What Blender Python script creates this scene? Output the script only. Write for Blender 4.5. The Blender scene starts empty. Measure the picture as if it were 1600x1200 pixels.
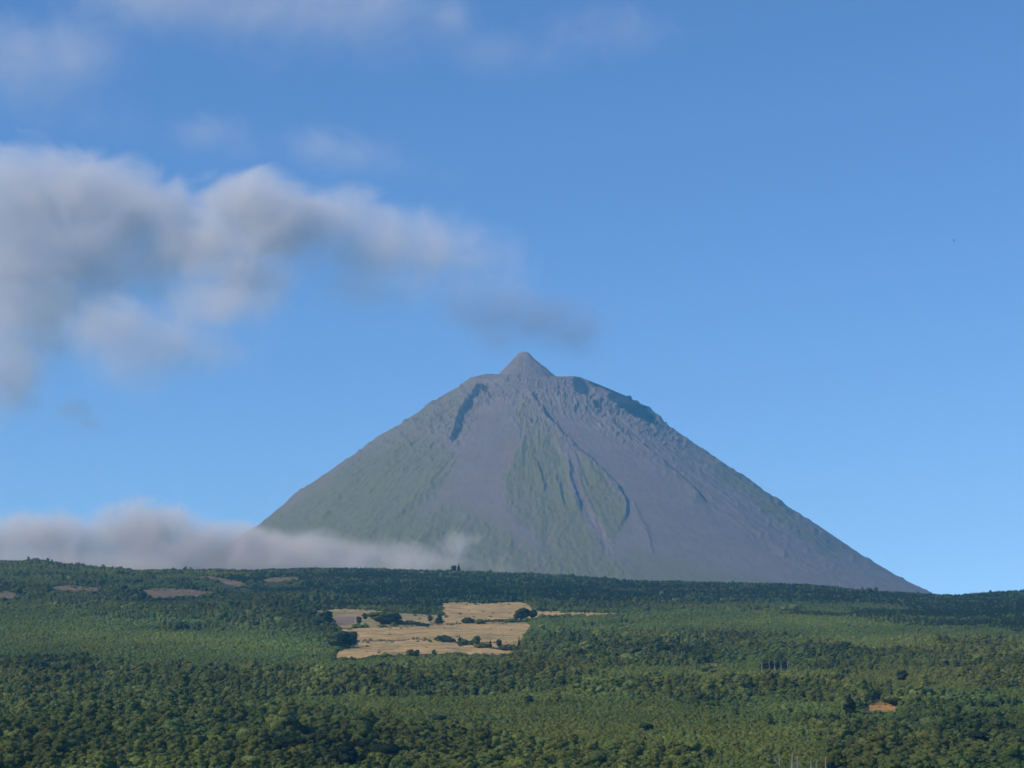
import bpy, bmesh, math, random
import numpy as np
from mathutils import Vector, noise as mnoise

R = math.radians
rng = np.random.default_rng(11)
random.seed(5)
S = bpy.context.scene
COL = S.collection

# ------------------------------------------------------------------ camera
PITCH, CAMZ, F = R(12.8), 30.0, 800.0 / math.tan(R(14.5))
SUN_EL, SUN_AZ = 36.0, -122.0          # azimuth measured from +Y towards +X
cd = bpy.data.cameras.new('camera')
cam = bpy.data.objects.new('camera', cd)
COL.objects.link(cam)
cam.location = (0, 0, CAMZ)
cam.rotation_euler = (R(90) + PITCH, 0, 0)
cd.angle = R(29)
cd.clip_start, cd.clip_end = 1.0, 80000.0
S.camera = cam
CP, SP = math.cos(PITCH), math.sin(PITCH)


def slope_of_row(v):                      # (z - CAMZ) / y for a picture row
    return np.tan(PITCH - np.arctan((np.asarray(v, float) - 600.0) / F))


def project(x, y, z):
    dz = z - CAMZ
    d = y * CP + dz * SP
    return 800 + F * x / d, 600 - F * (dz * CP - y * SP) / d


def place(c, v, y):                       # the point on picture ray (c, v) at ground distance y
    dz = y * slope_of_row(v)
    return (c - 800) / F * (y * CP + dz * SP), y, CAMZ + dz


# ------------------------------------------------------------------ numpy noise
def _hash(ix, iy, iz, seed):
    h = (ix * 374761393 + iy * 668265263 + iz * 2147483647 + seed * 974634777) & 0xFFFFFFFF
    h = ((h ^ (h >> 13)) * 1274126177) & 0xFFFFFFFF
    h = ((h ^ (h >> 16)) * 2246822519) & 0xFFFFFFFF
    return ((h ^ (h >> 15)) & 0xFFFFFF) / float(0xFFFFFF)


def vnoise(x, y, seed=0):
    ix, iy = np.floor(x).astype(np.int64), np.floor(y).astype(np.int64)
    fx, fy = x - ix, y - iy
    fx, fy = fx * fx * fx * (fx * (fx * 6 - 15) + 10), fy * fy * fy * (fy * (fy * 6 - 15) + 10)
    a, b = _hash(ix, iy, 0, seed), _hash(ix + 1, iy, 0, seed)
    c, d = _hash(ix, iy + 1, 0, seed), _hash(ix + 1, iy + 1, 0, seed)
    return (a * (1 - fx) + b * fx) * (1 - fy) + (c * (1 - fx) + d * fx) * fy * 1.0


def fbm(x, y, seed=0, octs=4, gain=0.5, lac=2.03):
    s, a, n = 0.0, 1.0, 0.0
    for i in range(octs):
        s = s + a * (vnoise(x, y, seed + i * 17) - 0.5)
        n += a
        a *= gain
        x, y = x * lac + 3.7, y * lac - 1.3
    return 2 * s / n


def sstep(a, b, x):
    t = np.clip((x - a) / (b - a), 0, 1)
    return t * t * (3 - 2 * t)


def in_poly(px, py, poly):
    inside = np.zeros(np.shape(px), bool)
    n = len(poly)
    for i in range(n):
        x0, y0 = poly[i]
        x1, y1 = poly[(i + 1) % n]
        if y0 == y1:
            continue
        hit = ((y0 > py) != (y1 > py)) & (px < (x1 - x0) * (py - y0) / (y1 - y0) + x0)
        inside ^= hit
    return inside


def poly_dist(px, py, pts, closed=False):
    """Distance to a polyline, and the signed side (+ = right of the walking direction in picture axes)."""
    best = np.full(np.shape(px), 1e9)
    side = np.zeros(np.shape(px))
    tpar = np.zeros(np.shape(px))
    segs = list(zip(pts[:-1], pts[1:])) + ([(pts[-1], pts[0])] if closed else [])
    for k, ((x0, y0), (x1, y1)) in enumerate(segs):
        dx, dy = x1 - x0, y1 - y0
        L = dx * dx + dy * dy + 1e-9
        t = np.clip(((px - x0) * dx + (py - y0) * dy) / L, 0, 1)
        qx, qy = x0 + t * dx, y0 + t * dy
        d = np.hypot(px - qx, py - qy)
        m = d < best
        best = np.where(m, d, best)
        side = np.where(m, np.sign((px - x0) * dy - (py - y0) * dx), side)
        tpar = np.where(m, (k + t) / len(segs), tpar)
    return best, side, tpar


def soft_poly(px, py, poly, soft):
    d, _, _ = poly_dist(px, py, poly, True)
    sd = np.where(in_poly(px, py, poly), d, -d)
    return sstep(-soft, soft, sd)


# ------------------------------------------------------------------ object helpers
def tag(o, label=None, cat=None, group=None, kind=None):
    if label:
        o['label'] = label
    if cat:
        o['category'] = cat
    if group:
        o['group'] = group
    if kind:
        o['kind'] = kind
    return o


def link(name, me, mat=None, parent=None, loc=None):
    o = bpy.data.objects.new(name, me)
    COL.objects.link(o)
    if mat and me is not None and not me.materials:
        me.materials.append(mat)
    if parent:
        o.parent = parent
    if loc is not None:
        o.location = loc
    return o


def mesh_np(name, verts, faces, smooth=True):
    me = bpy.data.meshes.new(name)
    nv, nf, k = len(verts), len(faces), faces.shape[1]
    me.vertices.add(nv)
    me.vertices.foreach_set('co', np.ascontiguousarray(verts, np.float32).ravel())
    me.loops.add(nf * k)
    me.loops.foreach_set('vertex_index', np.ascontiguousarray(faces, np.int32).ravel())
    me.polygons.add(nf)
    me.polygons.foreach_set('loop_start', np.arange(0, nf * k, k, dtype=np.int32))
    me.update(calc_edges=True)
    me.validate()
    if smooth:
        me.polygons.foreach_set('use_smooth', np.ones(len(me.polygons), bool))
    return me


def grid_faces(nr, nc, wrap=False):
    i, j = np.meshgrid(np.arange(nr - 1), np.arange(nc if wrap else nc - 1), indexing='ij')
    j2 = (j + 1) % nc
    return np.stack([i * nc + j, i * nc + j2, (i + 1) * nc + j2, (i + 1) * nc + j], -1).reshape(-1, 4)


def fattr(me, name, vals):
    a = me.attributes.new(name, 'FLOAT', 'POINT')
    a.data.foreach_set('value', np.ascontiguousarray(vals, np.float32).ravel())


# ------------------------------------------------------------------ node helpers
class NT:
    def __init__(self, name):
        self.m = bpy.data.materials.new(name)
        self.m.use_nodes = True
        self.t = self.m.node_tree
        self.t.nodes.clear()
        self.out = self.t.nodes.new('ShaderNodeOutputMaterial')

    def n(self, typ, **kw):
        nd = self.t.nodes.new(typ)
        for k, v in kw.items():
            if isinstance(k, str) and hasattr(nd, k) and k not in ('inputs',):
                setattr(nd, k, v)
        return nd

    def l(self, a, b):
        self.t.links.new(a, b)

    def math(self, op, a, b=None, c=None, clamp=False):
        nd = self.n('ShaderNodeMath', operation=op)
        nd.use_clamp = clamp
        for i, v in enumerate((a, b, c)):
            if v is None:
                continue
            if isinstance(v, (int, float)):
                nd.inputs[i].default_value = v
            else:
                self.l(v, nd.inputs[i])
        return nd.outputs[0]

    def mix(self, fac, a, b, blend='MIX'):
        nd = self.n('ShaderNodeMix', data_type='RGBA', blend_type=blend)
        for idx, v in ((0, fac), (6, a), (7, b)):
            if isinstance(v, (int, float)):
                nd.inputs[idx].default_value = v
            elif isinstance(v, tuple):
                nd.inputs[idx].default_value = (*v, 1) if len(v) == 3 else v
            else:
                self.l(v, nd.inputs[idx])
        return nd.outputs[2]

    def noise(self, scale, detail=4, rough=0.55, coord='Object', stretch=None, dist=0.0):
        tc = self.n('ShaderNodeTexCoord')
        src = tc.outputs[coord]
        if stretch:
            mp = self.n('ShaderNodeMapping')
            mp.inputs['Scale'].default_value = stretch
            self.l(src, mp.inputs['Vector'])
            src = mp.outputs[0]
        nd = self.n('ShaderNodeTexNoise')
        nd.inputs['Scale'].default_value = scale
        nd.inputs['Detail'].default_value = detail
        nd.inputs['Roughness'].default_value = rough
        nd.inputs['Distortion'].default_value = dist
        self.l(src, nd.inputs['Vector'])
        return nd.outputs['Fac']

    def ramp(self, fac, lo, hi):
        nd = self.n('ShaderNodeMapRange')
        nd.inputs['From Min'].default_value = lo
        nd.inputs['From Max'].default_value = hi
        self.l(fac, nd.inputs['Value'])
        return nd.outputs[0]

    def attr(self, name, typ='GEOMETRY'):
        nd = self.n('ShaderNodeAttribute', attribute_type=typ)
        nd.attribute_name = name
        return nd

    def surf(self, color, rough=0.95, bump=None, bump_d=1.0, bump_s=1.0, spec=0.15):
        b = self.n('ShaderNodeBsdfPrincipled')
        if isinstance(color, tuple):
            b.inputs['Base Color'].default_value = (*color, 1)
        else:
            self.l(color, b.inputs['Base Color'])
        b.inputs['Roughness'].default_value = rough
        b.inputs['Specular IOR Level'].default_value = spec
        if bump is not None:
            bp = self.n('ShaderNodeBump')
            bp.inputs['Distance'].default_value = bump_d
            bp.inputs['Strength'].default_value = bump_s
            self.l(bump, bp.inputs['Height'])
            self.l(bp.outputs[0], b.inputs['Normal'])
        self.l(b.outputs[0], self.out.inputs['Surface'])
        return self.m


# ================================================================== TERRAIN
YK = [0, 300, 500, 600, 700, 800, 900, 1000, 1250, 1500, 1750, 2000, 2350, 2650, 3000, 3300, 3600]
CREST_C = [-400, 0, 60, 150, 210, 260, 400, 560, 700, 760, 830, 900, 1000, 1060, 1200, 1300, 1400, 1470, 1500, 1560, 1600, 1900]
CREST_V = [866, 870, 872, 880, 884, 884, 887, 887, 890, 892, 895, 898, 904, 905, 909, 913, 919, 924, 925, 921, 918, 908]
VK = [1290, 1240, 1207, 1175, 1117, 1073, 1040, 1010, 972, 948, 926, 910, 897]
YCREST = 3600.0


def ground(x, y):
    x = np.asarray(x, float)
    y = np.asarray(y, float)
    ys = np.maximum(y, 150.0)
    c = 800 + F * x / (ys * 1.0)
    crest = np.interp(c, CREST_C, CREST_V) + 8
    v = np.interp(y, YK[4:], VK)
    v = v + sstep(1500, 3600, y) * (crest - VK[-1])
    hill = CAMZ + y * slope_of_row(v)
    # near ground between the viewpoint and the wood, never seen
    z700 = CAMZ + 700 * slope_of_row(1290.0)
    near = np.interp(y, [-4000, -200, 0, 60, 300, 700], [2, 26, 28.3, 27.5, 24, float(z700)])
    zc = CAMZ + YCREST * slope_of_row(crest)
    far = zc - 0.05 * (y - YCREST)
    far = np.where(y > 5600, zc - 100 - (y - 5600) * 0.02, far)
    z = np.where(y < 700, near, np.where(y < YCREST, hill, far))
    bumps = 3.0 * fbm(x / 170.0, y / 170.0, 3, 3) + 1.2 * fbm(x / 45.0, y / 45.0, 9, 2)
    bumps = bumps + 7.0 * sstep(1900, 3300, y) * fbm(x / 420.0 + 5, y / 330.0, 21, 2)
    return z + bumps * sstep(500, 1100, y)


def picture_of(x, y):
    return project(x, y, ground(x, y))


_YY = np.arange(690, 3600, 2.0)


def at_ground(c, v):
    """World point where the picture ray (c, v) meets the bare hillside."""
    dz = _YY * slope_of_row(v)
    xs = (c - 800) / F * (_YY * CP + dz * SP)
    below = CAMZ + dz < ground(xs, _YY)
    i = int(np.argmax(below)) if below.any() else len(_YY) - 1
    return float(xs[i]), float(_YY[i]), float(ground(xs[i], _YY[i]))


# ---- clearings, as outlines seen on the hillside
FIELDS = [
    ('upper', [(684, 943), (712, 941), (760, 943), (800, 940), (826, 942), (838, 955), (905, 957), (985, 958), (984, 963), (900, 964), (842, 965), (818, 972), (735, 975), (692, 976), (688, 956)],
     'dry tan field highest on the hillside, below the dark cedar wood'),
    ('left', [(478, 956), (545, 951), (575, 953), (605, 957), (684, 961), (692, 976), (640, 979), (560, 982), (524, 984), (514, 964)],
     'yellowish dry field behind the dark tree clump, with a grey ploughed strip'),
    ('middle', [(526, 984), (600, 981), (692, 976), (832, 973), (829, 990), (812, 1010), (760, 1005), (700, 999), (640, 1000), (560, 1003), (548, 1000), (552, 992)],
     'dry tan field between the stone wall and the dark hedge'),
    ('lower', [(560, 1003), (640, 1000), (700, 999), (760, 1005), (812, 1010), (814, 1020), (780, 1027), (700, 1022), (640, 1023), (520, 1033), (528, 1018), (548, 1010)],
     'lowest dry tan field, running down to the front forest edge'),
]
BARE = [
    ('brown_slope', [(66, 920), (95, 914), (120, 915), (166, 919), (166, 925), (120, 925), (90, 923)], 'reddish bare slope low under the left end of the ridge'),
    ('brown_slope', [(212, 924), (240, 919), (280, 920), (318, 923), (345, 928), (300, 933), (240, 937), (228, 930)], 'widest reddish bare slope below the ridge, on the left'),
    ('brown_slope', [(-20, 926), (10, 924), (42, 928), (40, 934), (5, 936), (-20, 936)], 'reddish bare slope cut by the left edge of the photo'),
    ('brown_slope', [(402, 908), (425, 902), (470, 901), (468, 907), (420, 911)], 'faint brown bare slope just under the ridge, above the tan fields'),
    ('brown_slope', [(288, 901), (330, 900), (372, 908), (400, 917), (370, 918), (330, 907)], 'thin brown bare slope slanting under the ridge'),
    ('brown_slope', [(1086, 1038), (1108, 1036), (1130, 1040), (1126, 1047), (1094, 1046)], 'small pale bare clearing beside the pale tree trunks'),
    ('brown_slope', [(1340, 1106), (1358, 1098), (1372, 1090), (1385, 1100), (1412, 1103), (1410, 1112), (1372, 1117), (1344, 1118)], 'bright orange bracken clearing beside a tall dark tree'),
]
CLEAR = [p for _, p, _ in FIELDS] + [p for _, p, _ in BARE]


def in_clearing(c, v, grow=0.0):
    m = np.zeros(np.shape(c), bool)
    jx = 5.0 * fbm(c / 11.0, v / 4.0, 77, 3)
    jy = 2.0 * fbm(c / 10.0, v / 4.0, 78, 3)
    for p in CLEAR:
        m |= in_poly(c + jx, v + jy, p)
    return m


# ---- ground sheet
ys = np.concatenate([np.linspace(-3000, 100, 14), np.linspace(160, 680, 18), np.arange(700, 3620, 9.0), np.arange(3640, 6000, 60), np.linspace(6100, 12800, 30)])
tin = np.linspace(-1, 1, 321)
tout = np.array([1.15, 1.45, 2.0, 3.2, 6.0, 12.0])
cols = []
for y in ys:
    w = 0.30 * max(y, 0) + 160
    inner = tin * w
    k = (tout - 1) / (tout[-1] - 1)
    outer = w + k ** 1.2 * (12500 - w)
    cols.append(np.concatenate([-outer[::-1], inner, outer]))
GX = np.array(cols)
GY = np.repeat(ys[:, None], GX.shape[1], 1)
GZ = ground(GX, GY)
me = mesh_np('terrain', np.stack([GX, GY, GZ], -1).reshape(-1, 3), grid_faces(*GX.shape))
g = NT('ground_soil')
col = g.mix(g.noise(0.03, 5), (0.030, 0.042, 0.016), (0.062, 0.058, 0.028))
tag(link('terrain', me, g.surf(col, bump=g.noise(0.6, 4), bump_d=0.8)), 'dark wooded hillside soil under the trees', kind='structure')
ZMIN = float(GZ.min())


# ---- dry fields: sheets draped on the hillside, rough with grass tussocks
def field_sheet(name, poly, mat, lift=0.35, seed=0):
    P = np.array(poly, float)
    c0, c1, v0, v1 = P[:, 0].min() - 4, P[:, 0].max() + 4, P[:, 1].min() - 2, P[:, 1].max() + 2
    ya = min(at_ground(c, v1)[1] for c in (c0, (c0 + c1) / 2, c1)) - 25
    yb = max(at_ground(c, v0)[1] for c in (c0, (c0 + c1) / 2, c1)) + 25
    ny, nx = int((yb - ya) / 2.2) + 2, int((c1 - c0) / F * yb / 1.1) + 2
    yy, tt = np.meshgrid(np.linspace(ya, yb, ny), np.linspace(0, 1, nx), indexing='ij')
    xx = ((c0 + (c1 - c0) * tt) - 800) / F * yy * 1.03
    zz = ground(xx, yy)
    cc, vv = project(xx, yy, zz)
    ins = in_poly(cc + 3.5 * fbm(cc / 9, vv / 3, 5, 3), vv + 1.4 * fbm(cc / 8, vv / 3, 6, 3), poly)
    tus = 0.5 * np.abs(fbm(xx / 3.0, yy / 3.0, 31 + seed, 3)) + 0.8 * np.maximum(0, fbm(xx / 14.0, yy / 9.0, 41 + seed, 2))
    zz = zz + lift + tus
    fc = grid_faces(ny, nx)
    ok = ins.ravel()
    fc = fc[ok[fc].sum(1) >= 3]
    used, inv = np.unique(fc, return_inverse=True)
    V = np.stack([xx, yy, zz], -1).reshape(-1, 3)[used]
    me = mesh_np(name, V, inv.reshape(-1, 4))
    return link(name, me, mat)


def grass_mat(name, a, b, c, stripe=0.0):
    g = NT(name)
    base = g.mix(g.ramp(g.noise(0.022, 5, stretch=(1, 0.5, 1)), 0.38, 0.62), a, b)
    base = g.mix(g.ramp(g.noise(0.045, 6, 0.7, stretch=(.6, 1, 1)), 0.45, 0.60), base, c)
    base = g.mix(g.ramp(g.noise(0.09, 5, 0.75, stretch=(.5, 1, 1)), 0.52, 0.68), base, tuple(k * 1.22 for k in b))
    base = g.mix(g.math('MULTIPLY', g.ramp(g.noise(0.30, 4, .7), 0.48, 0.70), .6), base, tuple(k * 0.6 for k in a))
    base = g.mix(g.math('MULTIPLY', g.ramp(g.noise(0.028, 6, 0.72, stretch=(.45, 1, 1), dist=.6), 0.52, 0.60), .55), base, tuple(q * .62 for q in c))
    return g.surf(base, bump=g.noise(0.5, 4), bump_d=1.2)


M_tan = grass_mat('dry_grass', (0.42, 0.300, 0.128), (0.50, 0.352, 0.165), (0.25, 0.215, 0.09))
M_tan2 = grass_mat('yellow_dry_grass', (0.42, 0.31, 0.125), (0.27, 0.22, 0.13), (0.20, 0.20, 0.085))
M_red = grass_mat('red_earth', (0.165, 0.115, 0.075), (0.21, 0.145, 0.095), (0.10, 0.108, 0.052))
M_orange = grass_mat('orange_bracken', (0.40, 0.185, 0.035), (0.44, 0.25, 0.085), (0.20, 0.15, 0.045))
M_pale = grass_mat('pale_earth', (0.36, 0.27, 0.17), (0.27, 0.18, 0.11), (0.17, 0.14, 0.07))
for k, (nm, poly, lab) in enumerate(FIELDS):
    o = field_sheet('dry_grass', poly, M_tan2 if nm == 'left' else M_tan, 0.35, k)
    tag(o, lab, 'grass field', 'dry fields on the hillside', 'stuff')
o = field_sheet('bare_ground', [(513, 967), (540, 965), (557, 967), (554, 974), (540, 978), (522, 979), (512, 973)], grass_mat('grey_earth', (.19, .145, .12), (.23, .175, .14), (.17, .13, .10)), .6, 1)
tag(o, 'grey ploughed strip at the left of the yellowish dry field', 'bare ground', 'bare patches in the woods', 'stuff')
for k, (nm, poly, lab) in enumerate(BARE):
    o = field_sheet('bare_ground', poly, (M_red, M_red, M_red, M_red, M_red, M_pale, M_orange)[k], 0.35, 10 + k)
    tag(o, lab, 'bare ground', 'bare patches in the woods', 'stuff')

# ================================================================== PLANTS
def foliage_mat(name, sheen=0.20):
    g = NT(name)
    tint = g.attr('tint', 'INSTANCER').outputs['Color']
    n = g.ramp(g.noise(0.9, 3, 0.6), 0.3, 0.72)
    col = g.mix(n, (0.62, 0.66, 0.60), (1.25, 1.22, 1.15))
    col = g.mix(1.0, tint, col, 'MULTIPLY')
    d = g.n('ShaderNodeBsdfDiffuse')
    tr = g.n('ShaderNodeBsdfTranslucent')
    ms = g.n('ShaderNodeMixShader')
    ms.inputs[0].default_value = sheen
    g.l(col, d.inputs['Color'])
    g.l(g.mix(1.0, col, (1.2, 1.25, 0.7), 'MULTIPLY'), tr.inputs['Color'])
    g.l(d.outputs[0], ms.inputs[1])
    g.l(tr.outputs[0], ms.inputs[2])
    g.l(ms.outputs[0], g.out.inputs['Surface'])
    return g.m


M_leaf = foliage_mat('leaves')
gb = NT('bark')
M_bark = gb.surf(gb.mix(gb.noise(3, 4, stretch=(1, 1, 0.25)), (0.05, 0.04, 0.03), (0.13, 0.11, 0.085)), bump=gb.noise(8, 3), bump_d=0.05)
gb = NT('dead_bark')
M_dead = gb.surf(gb.mix(gb.noise(2, 4, stretch=(1, 1, 0.25)), (0.15, 0.135, 0.12), (0.34, 0.31, 0.28)), bump=gb.noise(8, 3), bump_d=0.05)

_ico = {}


def ico(sub):
    if sub not in _ico:
        bm = bmesh.new()
        bmesh.ops.create_icosphere(bm, subdivisions=sub, radius=1.0)
        _ico[sub] = (np.array([v.co[:] for v in bm.verts]), np.array([[v.index for v in f.verts] for f in bm.faces]))
        bm.free()
    return _ico[sub]


def leaf_clumps(parts, centers, normals, size, rs):
    """Small bent leaf-clump faces standing off the crown's surface."""
    n = len(centers)
    a = rs.normal(size=(n, 3))
    t = np.cross(normals + 0.9 * a, rs.normal(size=(n, 3)))
    t /= np.linalg.norm(t, axis=1, keepdims=True) + 1e-9
    b = np.cross(normals + 0.5 * a, t)
    b /= np.linalg.norm(b, axis=1, keepdims=True) + 1e-9
    s = size * rs.uniform(0.6, 1.5, (n, 1))
    V = np.stack([centers - t * s, centers - b * s * 0.7, centers + t * s, centers + b * s * 0.9 + normals * s * 0.3], 1).reshape(-1, 3)
    i = np.arange(n)[:, None] * 4
    Fc = np.concatenate([i + np.array([[0, 1, 2]]), i + np.array([[0, 2, 3]])])
    parts.append((V, Fc))


def lump(parts, c, r, seed, rough=0.28, sub=2, clumps=50, csize=0.3, rs=None):
    V, Fc = ico(sub)
    V = V.copy()
    nx = np.array([mnoise.noise(Vector(v * 1.7 + seed * 3.1)) + 0.6 * mnoise.noise(Vector(v * 4.3 + seed * 1.7)) for v in V])
    W = V * (1 + rough * nx)[:, None] * np.asarray(r) + np.asarray(c)
    parts.append((W, Fc))
    d = rs.normal(size=(clumps, 3))
    d[:, 2] = np.abs(d[:, 2]) * 1.1 - 0.35
    d /= np.linalg.norm(d, axis=1, keepdims=True)
    leaf_clumps(parts, d * np.asarray(r) * rs.uniform(0.85, 1.18, (clumps, 1)) + np.asarray(c), d, csize, rs)


def join(name, parts, smooth=False):
    V, Fc, k = [], [], 0
    for v, f in parts:
        V.append(v)
        Fc.append(f + k)
        k += len(v)
    return mesh_np(name, np.concatenate(V), np.concatenate(Fc), smooth)


# crown shapes are modelled one metre high-unit = 1 m for a tree about 9 m tall, root at z = 0
SHAPES = [
    ('round', 3.3, 8.6, 1.0), ('broad flat-topped', 4.3, 7.4, 0.75), ('tall oval', 2.7, 10.4, 1.5), ('lopsided', 3.4, 8.8, 1.05),
    ('twin-topped', 3.6, 8.8, 1.1), ('narrow pointed', 2.1, 10.0, 1.8), ('low spreading', 4.5, 6.4, 0.65), ('ragged open', 3.5, 9.2, 1.15)]


def broadleaf(idx):
    rs = np.random.default_rng(100 + idx)
    nm, rad, top, _ = SHAPES[idx]
    parts = []
    z0 = 1.8 if nm != 'ragged open' else 2.6
    n = {'narrow pointed': 7, 'broad flat-topped': 11, 'low spreading': 11}.get(nm, 9)
    for k in range(n):
        u = (k + 0.5) / n
        zz = z0 + (top - z0) * (0.15 + 0.75 * u)
        env = math.sin(math.pi * min(0.95, 0.22 + 0.70 * u)) ** 0.7
        if nm in ('broad flat-topped', 'low spreading'):
            env = 0.6 + 0.4 * u
        if nm == 'narrow pointed':
            env = 1.0 - 0.75 * u
        a = k * 2.4 + rs.uniform(-0.5, 0.5)
        d = rad * env * (0.52 if nm != 'ragged open' else 0.68) * rs.uniform(0.6, 1.1)
        lr = rad * rs.uniform(0.36, 0.56) * (0.75 if nm == 'ragged open' else 1.0)
        cx, cy = d * math.cos(a), d * math.sin(a)
        if nm == 'lopsided':
            cx += 0.9 * u
        if nm == 'twin-topped' and u > 0.5:
            cx = (1.5 if k % 2 else -1.4)
            cy *= 0.4
        lz = lr * rs.uniform(0.6, 0.9)
        zz = min(zz, top - lz * 0.8)
        lump(parts, (cx, cy, zz), (lr, lr, lz), idx * 20 + k, 0.33, 2, 60, 0.30, rs)
    lump(parts, (0, 0, z0 + (top - z0) * 0.42), (rad * 0.55, rad * 0.55, (top - z0) * 0.42), idx * 7 + 3, 0.2, 2, 30, 0.3, rs)
    return join('crown', parts)


def trunk_mesh(h, r, idx, limbs=4, spread=2.0):
    rs = np.random.default_rng(700 + idx)
    parts = []

    def tube(pts, rad):
        V, n = [], 7
        for p, q in zip(pts, rad):
            for j in range(n):
                a = 2 * math.pi * j / n
                V.append((p[0] + q * math.cos(a), p[1] + q * math.sin(a), p[2]))
        parts.append((np.array(V), np.concatenate([np.stack([q[[0, 1, 2]], q[[0, 2, 3]]]) for q in grid_faces(len(pts), n, True)])))
    lean = rs.uniform(-0.4, 0.4, 2)
    tube([(0, 0, -0.6), (lean[0] * .3, lean[1] * .3, h * .3), (lean[0] * .6, lean[1] * .6, h * .65), (lean[0], lean[1], h)], [r * 1.5, r, r * .75, r * .35])
    for k in range(limbs):
        a, zz = 2 * math.pi * k / max(limbs, 1) + rs.uniform(-.4, .4), h * rs.uniform(.35, .8)
        e = spread * rs.uniform(.6, 1.1)
        p0 = np.array([lean[0] * zz / h, lean[1] * zz / h, zz])
        p2 = p0 + np.array([e * math.cos(a), e * math.sin(a), e * rs.uniform(.5, 1.1)])
        tube([p0, (p0 + p2) / 2 + (0, 0, .15 * e), p2], [r * .5, r * .33, r * .12])
    return join('trunk', parts, True)


def conifer(idx):
    rs = np.random.default_rng(300 + idx)
    parts, top, rad = [], (12.0, 13.5, 11.0)[idx % 3], (2.3, 2.0, 2.6)[idx % 3]
    n = 11
    for k in range(n):
        u = k / (n - 1)
        zz = 1.2 + (top - 1.6) * u
        rr = rad * (1 - u) ** 0.8 + 0.22
        for j in range(3 if u < .8 else 1):
            a = rs.uniform(0, 6.28)
            o = rr * (0.42 if u < .8 else 0.0)
            lump(parts, (o * math.cos(a), o * math.sin(a), zz), (rr * .72, rr * .72, top / n * .85), idx * 30 + k * 3 + j, .35, 1, 12, .32, rs)
    return join('crown', parts)


def shrub(idx):
    rs = np.random.default_rng(500 + idx)
    parts = []
    for k in range(5):
        a = k * 2.4 + rs.uniform(-.4, .4)
        d = 0.0 if k == 0 else rs.uniform(.7, 1.4)
        r = rs.uniform(.8, 1.25)
        h = rs.uniform(1.1, 1.7) * (1.25 if k == 0 else 1)
        lump(parts, (d * math.cos(a), d * math.sin(a), h * .55), (r, r, h * .75), idx * 11 + k, .33, 2 if k == 0 else 1, 34, .26, rs)
    return join('shrub', parts)


CROWN = [broadleaf(i) for i in range(8)]
TRUNK = [trunk_mesh((5.5, 4.8, 7.0, 5.6, 5.6, 7.0, 4.2, 6.6)[i], 0.22, i, 4, 1.8) for i in range(8)]
CONE = [conifer(i) for i in range(3)]
CTRUNK = trunk_mesh(8.5, 0.2, 40, 0)
SHRUB = [shrub(i) for i in range(4)]
for m in CROWN + CONE + SHRUB:
    m.materials.append(M_leaf)
for m in TRUNK + [CTRUNK]:
    m.materials.append(M_bark)

TINTS = [('dark green', (0.050, 0.068, 0.032)), ('mid green', (0.076, 0.114, 0.040)), ('olive green', (0.115, 0.118, 0.040)),
         ('light green', (0.112, 0.155, 0.048)), ('grey-green', (0.088, 0.104, 0.060))]

# ------------------------------------------------------------------ where each kind grows (centres, half widths, weight)
TREE_ZONES = [(290, 985, 70, 6, 1.2), (230, 940, 100, 6, 1.0), (640, 1086, 90, 6, .9), (850, 1105, 60, 4, .9), (1290, 1030, 60, 7, .9), (1190, 1000, 50, 5, .8), (150, 1175, 330, 42, .9), (330, 1130, 260, 30, .5), (480, 1165, 130, 30, .8), (1000, 1012, 165, 30, 1.1), (900, 1085, 240, 22, .45), (1110, 1095, 170, 28, .5),
              (1480, 1165, 150, 30, 1.2), (300, 1058, 330, 18, .5), (730, 1050, 160, 12, .35), (440, 972, 80, 18, 1.2), (500, 1003, 55, 12, 1.3), (250, 963, 120, 12, .6),
              (1540, 1040, 90, 28, .8), (1270, 1030, 70, 12, .7), (780, 1185, 260, 16, .6), (640, 1080, 170, 10, .5), (1330, 1090, 120, 14, .3), (40, 1045, 70, 14, .7),
              (330, 945, 120, 10, .6), (100, 930, 130, 8, .5)]
SHRUB_ZONES = [(230, 1008, 250, 26, 1.3), (400, 1022, 150, 14, 1.0), (790, 1112, 240, 15, 1.6), (1330, 985, 330, 20, 1.2), (1090, 1060, 130, 10, 1.1), (1120, 1165, 130, 14, 1.1),
               (1260, 1118, 70, 14, .8), (1000, 985, 60, 10, .4), (560, 1045, 140, 8, .8), (1400, 1060, 150, 14, .4), (900, 1185, 60, 10, .6), (60, 985, 90, 14, .8), (1330, 1185, 60, 8, .9)]
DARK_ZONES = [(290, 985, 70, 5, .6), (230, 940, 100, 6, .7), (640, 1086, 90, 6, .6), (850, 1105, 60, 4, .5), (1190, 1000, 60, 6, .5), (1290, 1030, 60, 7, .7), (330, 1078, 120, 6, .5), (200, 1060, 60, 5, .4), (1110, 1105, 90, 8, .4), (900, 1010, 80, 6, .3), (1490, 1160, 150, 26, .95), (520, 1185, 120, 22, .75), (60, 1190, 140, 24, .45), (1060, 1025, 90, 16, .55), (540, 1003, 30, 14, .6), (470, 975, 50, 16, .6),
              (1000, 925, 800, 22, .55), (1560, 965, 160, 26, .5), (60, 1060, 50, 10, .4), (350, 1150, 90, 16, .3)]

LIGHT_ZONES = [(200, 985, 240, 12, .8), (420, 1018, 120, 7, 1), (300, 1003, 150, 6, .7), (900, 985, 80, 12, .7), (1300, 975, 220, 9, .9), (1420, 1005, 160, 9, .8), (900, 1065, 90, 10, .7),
               (650, 1045, 150, 7, .6), (1130, 1058, 110, 6, .6), (1250, 1110, 70, 8, .7), (720, 897, 120, 5, .9), (1455, 940, 50, 5, .9), (330, 898, 80, 4, .7), (1000, 1165, 60, 8, .7), (1240, 1150, 60, 8, .7), (1480, 1100, 60, 7, .5)]


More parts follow.
